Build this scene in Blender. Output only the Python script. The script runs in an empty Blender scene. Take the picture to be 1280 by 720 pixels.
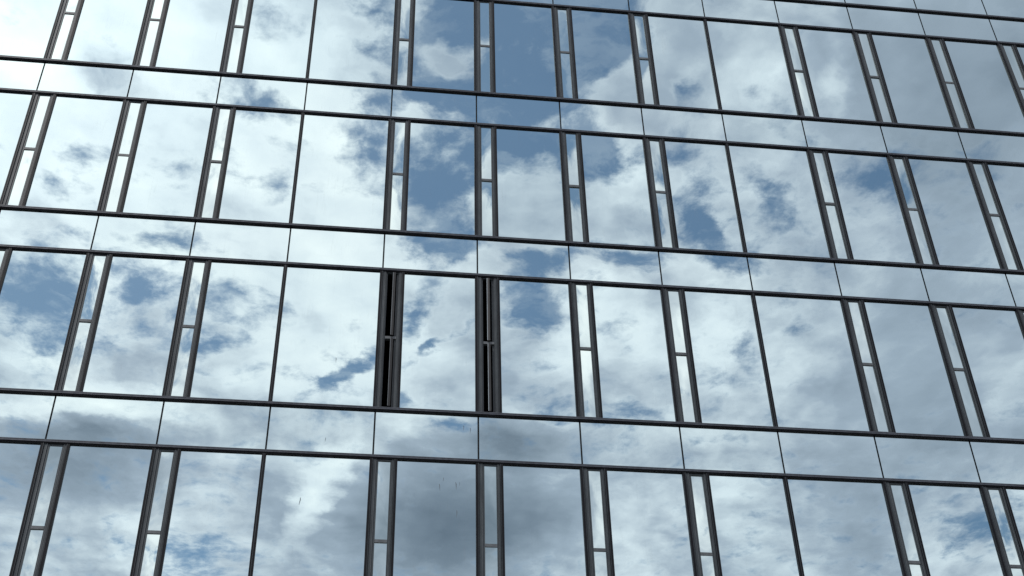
import bpy, bmesh, math, random
from mathutils import Matrix, Vector

random.seed(7)
scene = bpy.context.scene
C = scene.collection
R = math.radians
GZ = 1.6                       # eye height of the photographer above the street

# ------------------------------------------------------------------ helpers
def box(bm, x0, x1, y0, y1, z0, z1):
    v = [bm.verts.new((x, y, z)) for x in (x0, x1) for y in (y0, y1) for z in (z0, z1)]
    for f in ((0, 1, 3, 2), (4, 6, 7, 5), (0, 4, 5, 1), (2, 3, 7, 6), (0, 2, 6, 4), (1, 5, 7, 3)):
        bm.faces.new([v[i] for i in f])

def to_mesh(name, bm, mats, bevel=0.0):
    bmesh.ops.recalc_face_normals(bm, faces=bm.faces)
    if bevel:
        bmesh.ops.bevel(bm, geom=list(bm.edges), offset=bevel, segments=1, affect='EDGES', clamp_overlap=True)
    me = bpy.data.meshes.new(name)
    bm.to_mesh(me); bm.free()
    for m in (mats if isinstance(mats, (list, tuple)) else [mats]):
        me.materials.append(m)
    return me

def link(name, me, parent=None, loc=(0, 0, 0)):
    o = bpy.data.objects.new(name, me)
    C.objects.link(o)
    o.location = loc
    if parent: o.parent = parent
    return o

def copy_of(src, parent, loc):
    o = src.copy(); C.objects.link(o); o.parent = parent; o.location = loc
    return o

class Nodes:
    def __init__(s, tree): s.t = tree; s.n = tree.nodes; s.l = tree.links
    def new(s, kind, **kw):
        n = s.n.new(kind)
        for k, v in kw.items(): setattr(n, k, v)
        return n
    def put(s, sock, v):
        if isinstance(v, bpy.types.NodeSocket): s.l.new(v, sock)
        elif v is not None: sock.default_value = v
    def math(s, op, a, b=None, c=None, clamp=False):
        n = s.new('ShaderNodeMath', operation=op, use_clamp=clamp)
        for i, v in enumerate((a, b, c)): s.put(n.inputs[i], v)
        return n.outputs[0]
    def vmath(s, op, a, b=None, scale=None):
        n = s.new('ShaderNodeVectorMath', operation=op)
        s.put(n.inputs[0], a)
        if b is not None: s.put(n.inputs[1], b)
        if scale is not None: s.put(n.inputs['Scale'], scale)
        return n.outputs[1] if op in ('DOT_PRODUCT', 'LENGTH') else n.outputs[0]
    def noise(s, vec, scale, detail=6, rough=.55, dist=0, out=0, lac=2.0, dim='3D'):
        n = s.new('ShaderNodeTexNoise', noise_dimensions=dim)
        s.put(n.inputs['Vector'], vec)
        for k, v in (('Scale', scale), ('Detail', detail), ('Roughness', rough), ('Distortion', dist), ('Lacunarity', lac)):
            n.inputs[k].default_value = v
        return n.outputs[out]
    def maprange(s, v, a, b, c=0, d=1, interp='SMOOTHSTEP'):
        n = s.new('ShaderNodeMapRange', interpolation_type=interp)
        for i, q in enumerate((v, a, b, c, d)): s.put(n.inputs[i], q)
        return n.outputs[0]
    def mix(s, f, a, b, blend='MIX'):
        n = s.new('ShaderNodeMix', data_type='RGBA', blend_type=blend)
        s.put(n.inputs[0], f); s.put(n.inputs[6], a); s.put(n.inputs[7], b)
        return n.outputs[2]
    def ramp(s, v, stops):
        n = s.new('ShaderNodeValToRGB'); cr = n.color_ramp
        while len(cr.elements) < len(stops): cr.elements.new(.5)
        for e, (p, c) in zip(cr.elements, stops): e.position = p; e.color = (*c, 1)
        s.put(n.inputs[0], v); return n.outputs[0]

def material(name):
    m = bpy.data.materials.new(name); m.use_nodes = True
    m.node_tree.nodes.clear()
    return m, Nodes(m.node_tree)

def finish(N, shader):
    o = N.new('ShaderNodeOutputMaterial'); N.l.new(shader, o.inputs[0])

# ------------------------------------------------------------------ materials
def glass_mat(name, tint, body, reflect, wav=0.00035, streak=.10):
    """mirror-coated facade glass: a coloured reflective coat over a dark pane"""
    m, N = material(name)
    tc = N.new('ShaderNodeTexCoord').outputs['Object']
    info = N.new('ShaderNodeObjectInfo')
    rnd = info.outputs['Random']
    shift = N.vmath('ADD', tc, N.vmath('SCALE', (17., 31., 11.), scale=rnd))
    wave = N.noise(N.vmath('MULTIPLY', shift, (1.0, 1.0, .8)), 1.6, 2, .4)
    b = N.new('ShaderNodeBump'); b.inputs['Strength'].default_value = 1.0; b.inputs['Distance'].default_value = wav
    N.put(b.inputs['Height'], wave)
    # rain streaks and dust: faint, long in z
    dirt = N.noise(N.vmath('MULTIPLY', shift, (9., 9., .6)), 3.0, 5, .65)
    dirt2 = N.noise(shift, 2.2, 4, .6)
    dm = N.math('MULTIPLY', N.maprange(dirt, .5, .8), N.maprange(dirt2, .4, .7))
    gl = N.new('ShaderNodeBsdfGlossy')
    gl.inputs['Roughness'].default_value = 0.0
    t2 = N.mix(rnd, (*tint, 1), (tint[0]*.94, tint[1]*.955, tint[2]*.96, 1))
    N.put(gl.inputs['Color'], t2)
    N.put(gl.inputs['Normal'], b.outputs[0])
    df = N.new('ShaderNodeBsdfDiffuse'); df.inputs['Color'].default_value = (*body, 1)
    dust = N.new('ShaderNodeBsdfDiffuse'); dust.inputs['Color'].default_value = (.30, .29, .27, 1)
    lw = N.new('ShaderNodeFresnel'); lw.inputs['IOR'].default_value = 1.5
    fac = N.math('ADD', reflect, N.math('MULTIPLY', lw.outputs[0], 1-reflect), clamp=True)
    mx = N.new('ShaderNodeMixShader'); N.put(mx.inputs[0], fac)
    N.l.new(df.outputs[0], mx.inputs[1]); N.l.new(gl.outputs[0], mx.inputs[2])
    m2 = N.new('ShaderNodeMixShader'); N.put(m2.inputs[0], N.math('MULTIPLY', dm, streak))
    N.l.new(mx.outputs[0], m2.inputs[1]); N.l.new(dust.outputs[0], m2.inputs[2])
    finish(N, m2.outputs[0]); return m

def metal_mat(name, col, rough=.42, var=.35, metallic=.0, spec=.5):
    m, N = material(name)
    tc = N.new('ShaderNodeTexCoord').outputs['Object']
    rnd = N.new('ShaderNodeObjectInfo').outputs['Random']
    p = N.vmath('ADD', tc, N.vmath('SCALE', (7., 13., 5.), scale=rnd))
    n = N.noise(N.vmath('MULTIPLY', p, (1., 1., .25)), 14, 6, .65)
    n2 = N.noise(p, 1.3, 3, .5)
    v = N.math('ADD', N.math('MULTIPLY', n, .6), N.math('MULTIPLY', n2, .4))
    c = N.mix(N.maprange(v, .3, .7), tuple(k*(1-var) for k in col)+(1,), tuple(k*(1+var) for k in col)+(1,))
    bs = N.new('ShaderNodeBsdfPrincipled')
    N.put(bs.inputs['Base Color'], c); bs.inputs['Metallic'].default_value = metallic
    bs.inputs['Specular IOR Level'].default_value = spec
    N.put(bs.inputs['Roughness'], N.maprange(n, .3, .7, rough-.08, rough+.12, 'LINEAR'))
    finish(N, bs.outputs[0]); return m

def rough_mat(name, c1, c2, scale=4, bump=.004, rough=.85):
    m, N = material(name)
    tc = N.new('ShaderNodeTexCoord').outputs['Object']
    n = N.noise(tc, scale, 8, .65); f = N.noise(tc, scale*30, 4, .6)
    v = N.math('ADD', N.math('MULTIPLY', n, .65), N.math('MULTIPLY', f, .35))
    bs = N.new('ShaderNodeBsdfPrincipled')
    N.put(bs.inputs['Base Color'], N.mix(N.maprange(v, .35, .65), (*c1, 1), (*c2, 1)))
    bs.inputs['Roughness'].default_value = rough
    b = N.new('ShaderNodeBump'); b.inputs['Distance'].default_value = bump; N.put(b.inputs['Height'], f)
    N.l.new(b.outputs[0], bs.inputs['Normal'])
    finish(N, bs.outputs[0]); return m

M_pane = glass_mat('window_glass', (.735, .88, .885), (.012, .018, .02), .90)
M_vent = glass_mat('vent_glass', (.815, .94, .90), (.02, .024, .024), .93, wav=.0008, streak=.04)
M_span = glass_mat('spandrel_glass', (.75, .89, .885), (.03, .034, .04), .91, wav=.0003, streak=.08)
M_black = metal_mat('black_anodised', (.006, .0065, .009), .5, spec=.14)
M_frame = metal_mat('dark_grey_coat', (.029, .038, .043), .40, spec=.42)
M_bar_highlight = metal_mat('grey_bar_highlight_coat', (.075, .085, .092), .45)
M_trans = metal_mat('transom_coat', (.055, .063, .078), .38, spec=.4)
M_gasket = metal_mat('gasket_rubber', (.008, .008, .009), .6)
M_sash = metal_mat('sash_coat', (.009, .010, .012), .45, spec=.3)
M_strip = metal_mat('pale_strip', (.085, .10, .11), .5)
M_stain = rough_mat('dirt_stain', (.08, .10, .12), (.14, .16, .18), 20, .0)
M_dark = rough_mat('dark_interior', (.010, .010, .012), (.016, .016, .018), 2, .0)
M_conc = rough_mat('concrete', (.26, .25, .24), (.36, .35, .33))
M_asph = rough_mat('asphalt', (.04, .04, .042), (.062, .06, .058), .7)
M_pave = rough_mat('pavement_stone', (.22, .215, .2), (.32, .31, .29), 1.2)
M_clad = metal_mat('dark_cladding', (.10, .105, .11), .5)
M_paint = rough_mat('road_paint', (.7, .7, .68), (.82, .82, .8), 3, .001)

# ------------------------------------------------------------------ measured facade grid (metres)
W = 1.5                                    # module width
H, HS, HP = 3.4544, 0.8133, 0.793          # storey, spandrel band, top band
L1 = 17.8773 + GZ                          # sill line of the top window row
TB, TT, TD = -.034, .023, .040             # transom: below / above its line, projection
I0, I1 = -3, 16                            # modules built
def sill(r): return L1 - H*r               # window row r (0 = top): sill line
def head(r): return L1 - H*r + H - HS      # its head line
ROWS = 5
VISIBLE = {0: (-1, 12), 1: (-1, 11), 2: (0, 11), 3: (0, 11)}
PARAPET_TOP = head(0) + HS + 1.15

bld = bpy.data.objects.new('office_building', None); C.objects.link(bld)
bld.location = (0, 0, 0)
bld['label'] = 'glass office building whose mirrored curtain wall reflects a cloudy blue sky'
bld['category'] = 'building'

# ---- panes as gently pillowed slabs
def pane_mesh(name, mat, w, h, bulge, t=.022, nx=10, nz=16, yf=0.0, twist=0.0):
    bm = bmesh.new(); g = []
    for j in range(nz+1):
        row = []
        for i in range(nx+1):
            u, v = 2*i/nx-1, 2*j/nz-1
            y = yf - bulge*(1-u*u)*(1-v*v) + twist*u*v
            row.append(bm.verts.new((u*w/2, y, v*h/2)))
        g.append(row)
    for j in range(nz):
        for i in range(nx):
            f = bm.faces.new((g[j][i], g[j][i+1], g[j+1][i+1], g[j+1][i])); f.smooth = True
    b = [bm.verts.new((sx*w/2, yf+t, sz*h/2)) for sx, sz in ((-1, -1), (1, -1), (1, 1), (-1, 1))]
    bm.faces.new((b[3], b[2], b[1], b[0]))
    cp = lambda vs: [bm.verts.new(q.co) for q in vs]      # the rim has its own vertices, so the face keeps flat edges
    bot = cp(g[0]); top = cp(g[nz]); lf = cp([g[j][0] for j in range(nz+1)]); rt = cp([g[j][nx] for j in range(nz+1)])
    bm.faces.new(bot[::-1] + [b[0], b[1]]); bm.faces.new(top + [b[2], b[3]])
    bm.faces.new(lf + [b[3], b[0]]); bm.faces.new(rt[::-1] + [b[1], b[2]])
    me = bpy.data.meshes.new(name); bm.to_mesh(me); bm.free(); me.materials.append(mat)
    return me

WH = H - HS                                # line-to-line window height
z0w, z1w = TT, WH + TB                     # clear opening above the sill line
zm = (z0w+z1w)/2; hh = z1w - z0w
# module layout across one 1.5 m bay, from its seam
A0, A1 = -.041, .004                       # black mullion
F1 = .050; S1 = .082                       # fixed frame, sash
G1 = .250; F2 = .303; B2 = .349            # vent glass end, frame end, second mullion end
pane_v_x = (B2-.01, W+A0+.01)              # pane in a bay with a vent
SING = (A0, .016)                          # single mullion
pane_s_x = (SING[1]-.01, W+A0+.01)

pane_vent_bay = [pane_mesh('pane', M_pane, pane_v_x[1]-pane_v_x[0], hh+.02, b, twist=t) for b, t in ((.0006, .0003), (-.0005, .0002), (.0002, -.0005), (-.0008, -.0002))]
pane_wide_bay = [pane_mesh('pane', M_pane, pane_s_x[1]-pane_s_x[0], hh+.02, b, twist=t) for b, t in ((.0006, .0003), (-.0006, -.0003))]
vent_h = (hh-.046)/2 - .028
vent_pane_me = [pane_mesh('vent_pane', M_vent, G1-S1+.012, vent_h+.012, b, nx=6, nz=14, t=.018, twist=t) for b, t in ((.0004, .0003), (-.0005, .0), (.0002, -.0004))]
span_me = [pane_mesh('spandrel_panel', M_span, W-.025, HS-(TT-TB)+.02, b, nx=12, nz=8, twist=t) for b, t in ((.0004, .0002), (-.0004, -.0002), (.0001, .0003))]

def frame_vent(open_=False):
    """mullions, fixed vent frame and centre bar of one bay with a narrow vent"""
    bm = bmesh.new(); z0, z1 = z0w, z1w
    box(bm, A0, A1, -.030, .06, z0, z1)
    box(bm, F2, B2, -.030, .06, z0, z1)
    nblack = len(bm.faces)
    box(bm, A1+.001, F1, -.018, .06, z0, z1)
    box(bm, G1+.020, F2-.001, -.018, .06, z0, z1)
    if not open_:
        box(bm, F1+.001, S1, -.010, .05, z0, z1)
        box(bm, G1, G1+.019, -.010, .05, z0, z1)
        box(bm, S1+.0005, G1-.0005, -.009, .05, z1-.028, z1)
        box(bm, S1+.0005, G1-.0005, -.009, .05, z0, z0+.028)
    else:
        box(bm, F1+.001, F1+.018, -.012, .06, z0, z1)
        box(bm, F1+.0185, F1+.034, .004, .06, z0, z1)
        box(bm, G1+.002, G1+.0195, -.012, .06, z0, z1)
        box(bm, F1+.0345, G1+.0015, -.006, .05, z1-.022, z1)
        box(bm, F1+.0345, G1+.0015, -.006, .05, z0, z0+.026)
    if open_: box(bm, G1-.026, G1+.0015, .012, .06, z0+.0265, zm-.0235); box(bm, G1-.026, G1+.0015, .012, .06, zm+.0235, z1-.0225)
    nfr = len(bm.faces)
    box(bm, (S1 if not open_ else F1+.0345)+.0005, (G1 if not open_ else G1+.0015)-.0005, -.012, .05, zm-.023, zm+.023)
    # frame edge highlights painted as paler strips; narrow grey strips on the black mullions
    box(bm, F1-.007, F1-.001, -.0215, -.0175, z0, z1)
    box(bm, G1+.0205, G1+.0255, -.0215, -.0175, z0, z1)
    box(bm, A1-.012, A1-.006, -.0325, -.029, z0, z1)
    box(bm, F2+.006, F2+.012, -.0325, -.029, z0, z1)
    bm.faces.ensure_lookup_table()
    for i, f in enumerate(bm.faces):
        f.material_index = 0 if i < nblack else (1 if i < nfr else (2 if i < nfr+18 else 1))
    return to_mesh('window', bm, [M_black, M_frame, M_bar_highlight])

def frame_single():
    bm = bmesh.new()
    box(bm, SING[0], SING[1], -.030, .06, z0w, z1w)
    n = len(bm.faces)
    box(bm, SING[0]+.024, SING[0]+.031, -.0325, -.029, z0w, z1w)
    bm.faces.ensure_lookup_table()
    for i, f in enumerate(bm.faces): f.material_index = 0 if i < n else 1
    return to_mesh('window', bm, [M_black, M_frame])

me_fv, me_fo, me_fs = frame_vent(), frame_vent(True), frame_single()

# vent sash for the two open vents: a thin framed leaf turned on its upright axis
def sash_mesh(h, strip_mat):
    bm = bmesh.new(); w = G1 - F1 - .04; t = .021
    box(bm, -w/2, -w/2+.022, -t, t, -h/2, h/2)
    box(bm, w/2-.022, w/2, -t, t, -h/2, h/2)
    box(bm, -w/2+.0225, w/2-.0225, -t, t, h/2-.024, h/2)
    box(bm, -w/2+.0225, w/2-.0225, -t, t, -h/2, -h/2+.024)
    n = len(bm.faces)
    box(bm, -w/2-.003, -w/2-.0005, t-.010, t, -h/2+.004, h/2-.004)     # pale strip along the leading edge
    box(bm, -w/2+.0235, w/2-.0235, -.008, .008, -h/2+.0245, h/2-.0245)  # its glass
    bm.faces.ensure_lookup_table()
    for i, f in enumerate(bm.faces): f.material_index = 0 if i < n else (1 if i < n+6 else 2)
    return to_mesh('vent_sash', bm, [M_sash, strip_mat, M_vent]), w
sash_h = (hh-.046)/2 - .03
sash_me, sash_w = sash_mesh(sash_h, M_strip)
sash_bright, _ = sash_mesh(sash_h, metal_mat('bright_strip', (.20, .24, .265), .4))
def joined_glazing():
    bm = bmesh.new(); bm.from_mesh(pane_vent_bay[0])
    cx = sum(pane_v_x)/2
    for sgn, k in ((1, 0), (-1, 1)):
        tmp = vent_pane_me[k].copy()
        tmp.transform(Matrix.Translation(((S1+G1)/2 - cx, .002, sgn*(.023 + vent_h/2))))
        for pl in tmp.polygons: pl.material_index = 1
        bm.from_mesh(tmp); bpy.data.meshes.remove(tmp)
    me = bpy.data.meshes.new('pane'); bm.to_mesh(me); bm.free()
    me.materials.append(M_pane); me.materials.append(M_vent)
    return me
far_glazing = joined_glazing()

OPEN = {(2, 4): (86, 88), (2, 5): (77, 80)}
first = {}
def make(kind, name, me, parent, loc, tilt=0.0):
    key = (name, me.name)
    if key in first: o = copy_of(first[key], parent, loc)
    else: o = first[key] = link(name, me, parent, loc)
    o.rotation_euler = (R(random.uniform(-tilt, tilt)), 0, R(random.uniform(-tilt, tilt)))
    for k in ('label', 'group'):
        if k in o: del o[k]
    return o

for r in range(ROWS):
    for i in range(I0, I1):
        single = (i % 5 == 3)
        x, z = i*W, sill(r)
        is_open = (r, i) in OPEN
        me = me_fs if single else (me_fo if is_open else me_fv)
        w = make('w', 'window', me, bld, (x, 0, z))
        px = pane_s_x if single else pane_v_x
        vis = r in VISIBLE and VISIBLE[r][0] <= i <= VISIBLE[r][1]
        if not vis and not single:            # beyond the frame: the bay's glazing is one piece
            make('p', 'pane', far_glazing, w, (sum(px)/2, 0, zm)); continue
        p = make('p', 'pane', random.choice(pane_wide_bay if single else pane_vent_bay), w, (sum(px)/2, 0, zm), .10)
        if single: continue
        if is_open:
            w['label'] = 'window bay whose narrow vent stands open and black'
            for k, sgn in enumerate((1, -1)):
                zc = zm + sgn*(.023 + .004 + sash_h/2 + .002)
                s_ = link('vent_sash', sash_me if i == 4 else sash_bright, w, (.190 if i == 4 else .182, .040, zc))
                s_.rotation_euler = (0, 0, R(OPEN[(r, i)][k]) * (1 if i == 5 else 1))
                s_['label'] = 'narrow sash turned edge on in its open vent'
        else:
            for sgn in (1, -1):
                zc = zm + sgn*(.023 + vent_h/2)
                make('v', 'vent_pane', random.choice(vent_pane_me), w, ((S1+G1)/2, .002, zc), .55)

for r in range(ROWS):
    for i in range(I0, I1):
        zb = head(r) + TT; zt = head(r) + HS + TB
        make('s', 'spandrel_panel', random.choice(span_me), bld, (i*W+W/2, 0, (zb+zt)/2), .05)

# parapet panels, coping
pp = [pane_mesh('parapet_panel', M_span, W-.025, PARAPET_TOP-(head(0)+HS+TT)+.01, b, nx=10, nz=8) for b in (.0005, -.0005)]
for i in range(I0, I1):
    make('q', 'parapet_panel', random.choice(pp), bld, (i*W+W/2, 0, (PARAPET_TOP+head(0)+HS+TT)/2), .05)
X0, X1 = I0*W, I1*W
DEPTH = 16.0
bm = bmesh.new(); box(bm, X0-.12, X1+.12, -.06, .42, PARAPET_TOP+.002, PARAPET_TOP+.07)
link('coping', to_mesh('coping', bm, M_clad, .006), bld)

# transoms: front cap with a small drip groove, one long bar per line
def transom_mesh():
    bm = bmesh.new()
    box(bm, X0, X1, -TD, .055, TB+.020, TT)                 # cap
    box(bm, X0, X1, -TD-.003, -TD+.001, TT-.014, TT-.001)     # upper lip
    n = len(bm.faces)
    box(bm, X0, X1, -TD+.012, .055, TB, TB+.0195)           # recessed foot, the underside's shade put in as black
    bm.faces.ensure_lookup_table()
    for i, f in enumerate(bm.faces): f.material_index = 0 if i < n else 1
    return to_mesh('transom', bm, [M_trans, M_black])
tm = transom_mesh(); tproto = None
for z in [head(0)+HS] + [h for r in range(ROWS) for h in (head(r), sill(r))]:
    if tproto is None: tproto = link('transom', tm, bld, (0, 0, z))
    else: copy_of(tproto, bld, (0, 0, z))

# backing strips behind the open joints, slabs, inner walls, roof
bm = bmesh.new()
for r in range(ROWS):
    box(bm, X0, X1, .03, .25, head(r)-.01, head(r)+HS+.01)
box(bm, X0, X1, .03, .25, head(0)+HS+.011, PARAPET_TOP)
link('backing_wall', to_mesh('backing_wall', bm, M_gasket), bld)
for r in range(ROWS):
    bm = bmesh.new(); box(bm, X0, X1, .251, DEPTH-.3, head(r)+.2, head(r)+.5)
    link('floor_slab', to_mesh('floor_slab', bm, M_dark), bld)
bm = bmesh.new(); box(bm, X0, X1, 5.0, 5.2, sill(4)-.5, head(0)+.199)
link('inner_wall', to_mesh('inner_wall', bm, M_dark), bld)
bm = bmesh.new()
box(bm, X0-.1, X0-.001, 0.0, DEPTH, 0, PARAPET_TOP)
box(bm, X1+.001, X1+.1, 0.0, DEPTH, 0, PARAPET_TOP)
box(bm, X0, X1, DEPTH-.29, DEPTH, 0, PARAPET_TOP)
link('side_wall', to_mesh('side_wall', bm, M_clad), bld)
bm = bmesh.new(); box(bm, X0, X1, .42, DEPTH-.3, head(0)+HS+.3, head(0)+HS+.5)
link('roof', to_mesh('roof', bm, M_conc), bld)
bm = bmesh.new(); box(bm, X0, X1, .0, .4, 0, sill(4)+TB-.002)
link('ground_floor_wall', to_mesh('ground_floor_wall', bm, M_clad), bld)

# small dried drips on some panes
def stain_mesh():
    bm = bmesh.new()
    pts = [(.0, .0, .004), (.004, -.03, .006), (.0, -.07, .004), (-.003, -.11, .001)]
    fr = []
    for (x, z, w_) in pts:
        fr.append([bm.verts.new((x-w_, -.0025, z)), bm.verts.new((x+w_, -.0025, z)), bm.verts.new((x+w_, 0, z)), bm.verts.new((x-w_, 0, z))])
    for a, b in zip(fr, fr[1:]):
        for k in range(4): bm.faces.new((a[k], a[(k+1) % 4], b[(k+1) % 4], b[k]))
    bm.faces.new(fr[0]); bm.faces.new(fr[-1][::-1])
    return to_mesh('dried_drip', bm, M_stain)
dm = stain_mesh(); dproto = None
DRIPS = [(5.042, 11.051, 1), (6.944, 11.364, 0.9), (7.005, 11.472, 0.6), (7.175, 11.402, 1.0), (7.231, 11.405, 0.5), (7.194, 10.955, 0.9), (5.318, 12.043, 0.6), (5.376, 13.458, 0.8), (7.285, 12.361, 0.7), (7.384, 12.326, 0.8), (5.502, 20.815, 0.35)]
for dx, dz_, sc in DRIPS:
    if dproto is None: o = dproto = link('dried_drip', dm, bld, (dx, -.0015, dz_))
    else: o = copy_of(dproto, bld, (dx, -.0015, dz_))
    o.scale = (sc*.9, 1, sc*1.1); o.rotation_euler = (0, R(random.uniform(-8, 8)), 0)

# ------------------------------------------------------------------ ground
def slab(name, x0, x1, y0, y1, z0, z1, m):
    bm = bmesh.new(); box(bm, x0, x1, y0, y1, z0, z1)
    o = link(name, to_mesh(name, bm, m)); o['kind'] = 'structure'; return o
bm = bmesh.new(); v = [bm.verts.new(p) for p in ((-3000, -3000, -.004), (3000, -3000, -.004), (3000, 3000, -.004), (-3000, 3000, -.004))]
bm.faces.new(v); o = link('ground', to_mesh('ground', bm, M_pave)); o['kind'] = 'structure'
slab('road', -400, 400, -14.5, -6.0, -.1, .004, M_asph)
slab('pavement', -400, 400, -6.0, -.02, -.1, .13, M_pave)

# ------------------------------------------------------------------ camera (solved from the facade grid)
cam = bpy.data.cameras.new('camera'); co = bpy.data.objects.new('camera', cam); C.objects.link(co)
right = Vector((0.99261902, -0.1194537, -0.0209354)); up = Vector((-0.05983094, -0.63251573, 0.7722332)); fwd = Vector((0.10548808, 0.76528078, 0.63499417))
co.matrix_world = Matrix(((right.x, up.x, -fwd.x, 5.82169), (right.y, up.y, -fwd.y, -16.15815), (right.z, up.z, -fwd.z, GZ), (0, 0, 0, 1)))
cam.sensor_width = 36; cam.lens = 36*1666.39/1280
cam.clip_start = .1; cam.clip_end = 10000
scene.camera = co

# ------------------------------------------------------------------ sun and sky
SUN_EL, SUN_AZ = R(56), R(-48)             # azimuth from -Y (street side) towards +X
sd = Vector((math.sin(SUN_AZ)*math.cos(SUN_EL), -math.cos(SUN_AZ)*math.cos(SUN_EL), math.sin(SUN_EL)))
sl = bpy.data.lights.new('sun', 'SUN'); sl.energy = 2.4; sl.angle = R(.53); sl.color = (1, .965, .92)
so = bpy.data.objects.new('sun', sl); C.objects.link(so)
so.rotation_euler = sd.to_track_quat('Z', 'Y').to_euler(); so.location = (0, -30, 40)

# cloud layer: (x, y) on a flat layer overhead (direction / height), half-axes, turn, amount
# <sky tables>
GAPS = [
    (0.135, -0.82, 0.161, 0.127, -3.08, 1.0), (0.058, -0.819, 0.087, 0.053, 1.64, 0.4),
    (0.072, -1.037, 0.136, 0.065, 1.65, 1.0), (0.147, -0.975, 0.079, 0.067, 2.6, 1.0),
    (0.229, -0.985, 0.067, 0.062, 2.27, 0.9), (0.205, -0.843, 0.112, 0.055, 1.76, 0.55),
    (0.073, -0.857, 0.039, 0.03, -3.02, -0.9), (0.249, -0.886, 0.065, 0.048, 1.87, -1.1),
    (0.164, -1.077, 0.067, 0.059, 3.13, -1.0), (0.245, -1.078, 0.067, 0.053, 1.87, -0.8),
    (0.292, -0.855, 0.054, 0.046, 2.17, -0.6), (0.278, -0.811, 0.047, 0.039, 2.98, -0.6),
    (0.071, -1.142, 0.073, 0.041, 3.08, 0.8), (0.187, -1.148, 0.065, 0.039, 3.04, 0.9),
    (0.199, -1.22, 0.068, 0.048, 1.74, 1.0), (0.288, -1.138, 0.075, 0.03, 3.07, 0.8),
    (0.366, -1.06, 0.106, 0.03, 2.0, 0.75), (0.396, -1.097, 0.063, 0.03, 2.28, 0.4),
    (0.441, -1.042, 0.062, 0.038, 1.96, 0.7), (0.406, -1.01, 0.087, 0.03, 2.85, 0.3),
    (0.408, -1.145, 0.058, 0.031, 3.02, 0.6), (0.303, -0.87, 0.04, 0.029, 3.1, 0.7),
    (0.306, -0.959, 0.051, 0.035, 3.14, 0.35), (-0.391, -1.28, 0.126, 0.08, 1.33, 1.1),
    (-0.271, -1.229, 0.063, 0.045, 2.96, 0.6), (-0.167, -1.267, 0.075, 0.054, 2.9, 0.5),
    (-0.185, -1.344, 0.071, 0.035, -2.83, 0.8), (-0.022, -1.394, 0.112, 0.023, -2.24, 0.95),
    (-0.052, -1.43, 0.054, 0.021, 1.57, 0.4), (0.058, -1.253, 0.077, 0.021, 1.54, 0.7),
    (0.095, -1.315, 0.071, 0.015, -2.31, 0.85), (0.035, -0.811, 0.057, 0.038, 1.61, -0.3),
    (-0.125, -0.931, 0.072, 0.026, 2.69, 0.8), (-0.01, -0.861, 0.033, 0.029, 2.25, 0.6),
    (-0.011, -0.802, 0.045, 0.022, -3.02, 0.5), (-0.004, -0.996, 0.071, 0.05, 1.55, 0.6),
    (-0.002, -0.925, 0.038, 0.032, 1.48, 0.6), (0.052, -1.439, 0.04, 0.026, 1.6, 0.6),
    (0.261, -1.444, 0.041, 0.03, 1.78, 0.7), (0.356, -1.444, 0.064, 0.041, -3.12, 0.6),
    (0.338, -1.492, 0.069, 0.026, 2.94, 0.7), (0.115, -1.503, 0.034, 0.026, 2.64, 0.6),
    (-0.349, -1.081, 0.057, 0.028, 2.93, 0.5), (-0.243, -1.9, 0.115, 0.099, -2.54, 0.6),
    (0.952, -1.701, 0.135, 0.09, 2.25, 0.5), (0.553, -0.987, 0.07, 0.055, 2.48, 0.55),
    (0.13, -0.909, 0.122, 0.048, 3.09, 0.6), (0.239, -0.966, 0.044, 0.028, 2.87, 0.5),
    (0.05, -0.906, 0.048, 0.027, -3.03, 0.3), (0.53, -1.249, 0.036, 0.028, 2.89, 0.5),
    (0.487, -1.298, 0.048, 0.025, 1.89, 0.5), (0.118, -1.195, 0.073, 0.042, 1.67, -0.7),
    (0.104, -1.372, 0.104, 0.081, 1.64, -0.4), (-0.31, -0.916, 0.252, 0.142, -2.92, -0.45),
    (-0.281, -0.868, 0.039, 0.028, -2.76, 0.35), (-0.256, -0.911, 0.06, 0.021, 2.88, 0.45),
    (-0.322, -1.033, 0.088, 0.018, 3.04, 0.33), (-0.223, -1.03, 0.069, 0.021, 2.45, 0.22),
    (-0.103, -1.036, 0.11, 0.017, 1.5, 0.22), (-0.249, -1.306, 0.069, 0.053, -2.75, 0.4),
    (-0.323, -1.377, 0.077, 0.047, 1.33, 0.35), (-0.264, -1.253, 0.057, 0.035, -2.93, 0.45),
    (-0.368, -1.155, 0.069, 0.022, -3.13, 0.4), (-0.246, -1.159, 0.063, 0.024, -3.01, 0.35),
    (-0.154, -1.053, 0.034, 0.024, -2.9, 0.25), (0.107, -0.917, 0.097, 0.033, -3.14, 0.3),
    (-0.059, -1.169, 0.139, 0.124, -2.67, -0.6), (0.53, -0.831, 0.168, 0.12, 2.93, -0.6),
    (0.684, -1.337, 0.23, 0.178, 2.65, -0.4), (0.184, -1.753, 0.359, 0.167, -3.06, -0.5),
    (-0.22, -1.156, 0.054, 0.04, -2.84, 0.25), (-0.085, -0.925, 0.065, 0.032, 1.53, -0.3),
]
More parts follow.
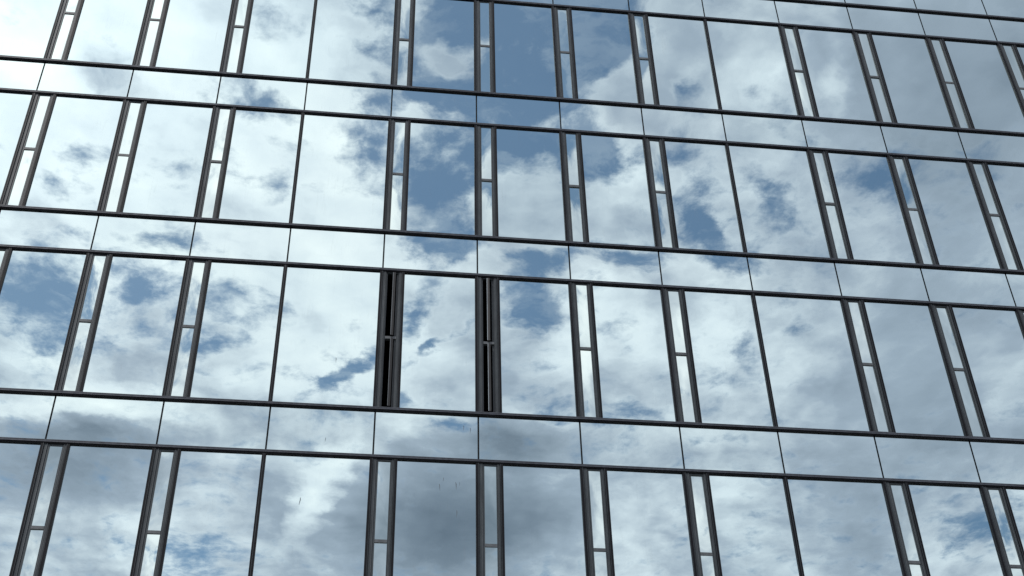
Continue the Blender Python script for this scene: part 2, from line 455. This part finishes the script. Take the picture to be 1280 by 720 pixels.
SHADE = [
    (-0.336, -0.889, 0.342, 0.259, -2.58, 0.4), (-0.239, -1.172, 0.327, 0.217, -2.9, 0.26),
    (-0.019, -1.316, 0.276, 0.176, 1.55, 0.28), (-0.061, -0.99, 0.233, 0.124, 1.54, 0.25),
    (0.453, -0.834, 0.085, 0.023, 1.9, 0.15), (0.37, -0.874, 0.05, 0.042, 2.84, 0.12),
    (0.544, -1.297, 0.138, 0.06, 1.9, 0.15), (0.417, -1.243, 0.097, 0.058, 1.89, 0.08),
    (0.556, -1.054, 0.085, 0.06, 2.15, 0.1), (0.268, -1.273, 0.12, 0.095, -2.58, 0.12),
    (-0.159, -1.431, 0.083, 0.069, -2.73, 0.15), (-0.394, -1.4, 0.087, 0.069, 2.59, 0.25),
    (0.61, -0.823, 0.284, 0.209, 2.71, -0.27), (0.666, -1.071, 0.302, 0.211, 2.27, -0.14),
    (0.705, -1.335, 0.277, 0.202, 2.87, -0.09), (0.517, -1.352, 0.147, 0.11, 2.09, 0.1),
    (0.359, -1.298, 0.168, 0.129, 1.94, 0.1), (-0.433, -1.669, 0.247, 0.146, -2.93, -0.24),
    (-0.366, -1.571, 0.208, 0.064, 3.07, -0.22), (-0.356, -1.49, 0.221, 0.053, 3.08, 0.35),
    (-0.252, -1.765, 0.143, 0.102, 1.34, 0.0), (-0.297, -1.891, 0.142, 0.12, -2.47, 0.2),
    (-0.06, -1.692, 0.2, 0.041, 1.34, 0.38), (-0.113, -1.777, 0.143, 0.071, 1.53, -0.1),
    (-0.005, -1.817, 0.223, 0.133, 1.57, -0.14), (0.14, -1.805, 0.322, 0.17, 1.65, -0.44),
    (0.206, -1.537, 0.146, 0.079, 3.01, -0.35), (0.288, -1.72, 0.212, 0.143, 1.76, -0.2),
    (0.416, -1.758, 0.149, 0.108, 1.89, 0.1), (0.563, -1.721, 0.172, 0.095, 1.89, 0.1),
    (0.719, -1.684, 0.271, 0.152, 1.99, -0.16), (0.811, -1.498, 0.257, 0.16, 3.03, -0.15),
    (0.181, -1.331, 0.101, 0.06, 1.71, -0.1), (0.251, -1.259, 0.138, 0.125, 2.92, 0.1),
    (0.438, -1.521, 0.102, 0.08, 3.0, 0.05), (-0.143, -1.582, 0.131, 0.081, -2.98, 0.1),
    (-0.269, -0.892, 0.044, 0.032, 2.92, -0.25), (-0.256, -0.916, 0.06, 0.03, 2.73, -0.25),
    (0.279, -0.998, 0.075, 0.067, 2.2, 0.1),
]
# </sky tables>

world = bpy.data.worlds.new('World'); scene.world = world; world.use_nodes = True
world.node_tree.nodes.clear(); N = Nodes(world.node_tree)
d = N.new('ShaderNodeTexCoord').outputs['Generated']
sep = N.new('ShaderNodeSeparateXYZ'); N.put(sep.inputs[0], d)
dz = N.math('MAXIMUM', sep.outputs[2], .03)
p0 = N.vmath('DIVIDE', d, N.new('ShaderNodeCombineXYZ').outputs[0])
cmb = p0.node.inputs[1].links[0].from_node
for k in range(3): N.put(cmb.inputs[k], dz)
flat = N.vmath('MULTIPLY', p0, (1, 1, 0))
# ragged edges: two scales of warp
w1 = N.vmath('SUBTRACT', N.noise(flat, 6, 3, .55, out=1, dim='2D'), (.5, .5, .5))
w2 = N.vmath('SUBTRACT', N.noise(flat, 26, 4, .6, out=1, dim='2D'), (.5, .5, .5))
p = N.vmath('ADD', flat, N.vmath('SCALE', w1, scale=.075))
p = N.vmath('ADD', p, N.vmath('SCALE', w2, scale=.040))
p = N.vmath('MULTIPLY', p, (1, 1, 0))
GAP0 = -.10
def field(table, base):
    acc = base
    for cx, cy, rx, ry, rot, wt in table:
        mp = N.new('ShaderNodeMapping', vector_type='TEXTURE')
        mp.inputs[1].default_value = (cx, cy, 0); mp.inputs[2].default_value = (0, 0, rot); mp.inputs[3].default_value = (rx, ry, 1)
        N.l.new(p, mp.inputs[0])
        g = N.new('ShaderNodeTexGradient', gradient_type='SPHERICAL'); N.l.new(mp.outputs[0], g.inputs[0])
        acc = N.math('MULTIPLY_ADD', g.outputs['Fac'] if 'Fac' in g.outputs else g.outputs[1], wt, acc)
    return acc
n_big = N.noise(flat, 7, 5, .56, dim='2D')
n_det = N.noise(N.vmath('ADD', flat, N.vmath('SCALE', w1, scale=.03)), 21, 8, .63, dim='2D')
det_v = N.noise(N.vmath('MULTIPLY', p, (1.0, 1.8, 0)), 12, 6, .6, dim='2D')
gap = field(GAPS, GAP0)
gap = N.math('MINIMUM', N.math('MAXIMUM', gap, -.6), .75)
tex = N.math('ADD', N.math('MULTIPLY', N.math('SUBTRACT', n_big, .5), .6), N.math('MULTIPLY', N.math('SUBTRACT', n_det, .5), 1.5))
open_sky = N.math('ADD', gap, tex)
blue = N.maprange(open_sky, -.12, .58)
veil = N.maprange(N.math('MULTIPLY_ADD', det_v, .5, N.math('MULTIPLY', n_big, .5)), .50, .62, 0, .20)   # thin high cloud across the clear patches
blue = N.math('MULTIPLY', blue, N.math('SUBTRACT', 1.0, veil))
# cloud light: broad banks, then billows, then fine structure
bank = field(SHADE, .56)
amp = N.maprange(bank, .25, .75, .34, 1.0)      # heavy grey banks are smoother than the bright broken cloud
soft = N.vmath('ADD', flat, N.vmath('SCALE', w2, scale=.018))
def billow(v): return N.noise(v, 7.5, 5, .48, dim='2D')
toward = Vector((sd.x, sd.y)).normalized()*.022
det2 = billow(N.vmath('ADD', soft, (3.1, 1.7, 0)))
lit = N.math('SUBTRACT', det2, billow(N.vmath('ADD', soft, (3.1+toward.x, 1.7+toward.y, 0))))   # sides turned to the sun are brighter
vo = N.new('ShaderNodeTexVoronoi', feature='F1', voronoi_dimensions='2D', normalize=True)
N.put(vo.inputs['Vector'], soft)
for k, v in (('Scale', 11), ('Detail', 3), ('Roughness', .5), ('Lacunarity', 2.2)): vo.inputs[k].default_value = v
puff = N.math('SUBTRACT', .42, vo.outputs['Distance'])
vary = N.math('MULTIPLY_ADD', N.math('SUBTRACT', det2, .5), .42, N.math('MULTIPLY_ADD', puff, .13, N.math('MULTIPLY', lit, .45)))
shade = N.math('MULTIPLY_ADD', vary, amp, bank)
rim = N.math('MULTIPLY', N.maprange(open_sky, -.22, .02), .035)
shade = N.math('ADD', shade, rim)
cloud = N.ramp(shade, [(0, (.125, .16, .22)), (.25, (.265, .305, .385)), (.5, (.51, .55, .66)), ((.75, (1.04, 1.045, 1.11))), (1, (1.30, 1.27, 1.28))])
sunv = N.vmath('DOT_PRODUCT', d, tuple(sd))
fwdsc = N.maprange(sunv, .84, 1.0, 1.0, 1.25, 'SMOOTHSTEP')
cloud = N.vmath('SCALE', cloud, scale=fwdsc)
sky = N.new('ShaderNodeTexSky', sky_type='NISHITA'); sky.sun_disc = False
sky.sun_elevation = SUN_EL; sky.sun_rotation = math.atan2(sd.x, sd.y)
sky.air_density = 1.0; sky.dust_density = .4; sky.ozone_density = .6
bg1 = N.new('ShaderNodeBackground'); N.put(bg1.inputs[0], N.vmath('MULTIPLY', sky.outputs[0], (.96, 1.0, .95))); bg1.inputs[1].default_value = .110
bg2 = N.new('ShaderNodeBackground'); N.put(bg2.inputs[0], cloud); bg2.inputs[1].default_value = 1.0
mx = N.new('ShaderNodeMixShader'); N.put(mx.inputs[0], N.math('MULTIPLY', blue, .97))
N.l.new(bg2.outputs[0], mx.inputs[1]); N.l.new(bg1.outputs[0], mx.inputs[2])
ow = N.new('ShaderNodeOutputWorld'); N.l.new(mx.outputs[0], ow.inputs[0])
world.cycles.sampling_method = 'MANUAL'; world.cycles.sample_map_resolution = 512

# ------------------------------------------------------------------ view
scene.cycles.max_bounces = 5; scene.cycles.diffuse_bounces = 2; scene.cycles.glossy_bounces = 4
vs = scene.view_settings
vs.view_transform = 'Standard'; vs.look = 'None'; vs.exposure = 0; vs.gamma = 1; vs.use_curve_mapping = False
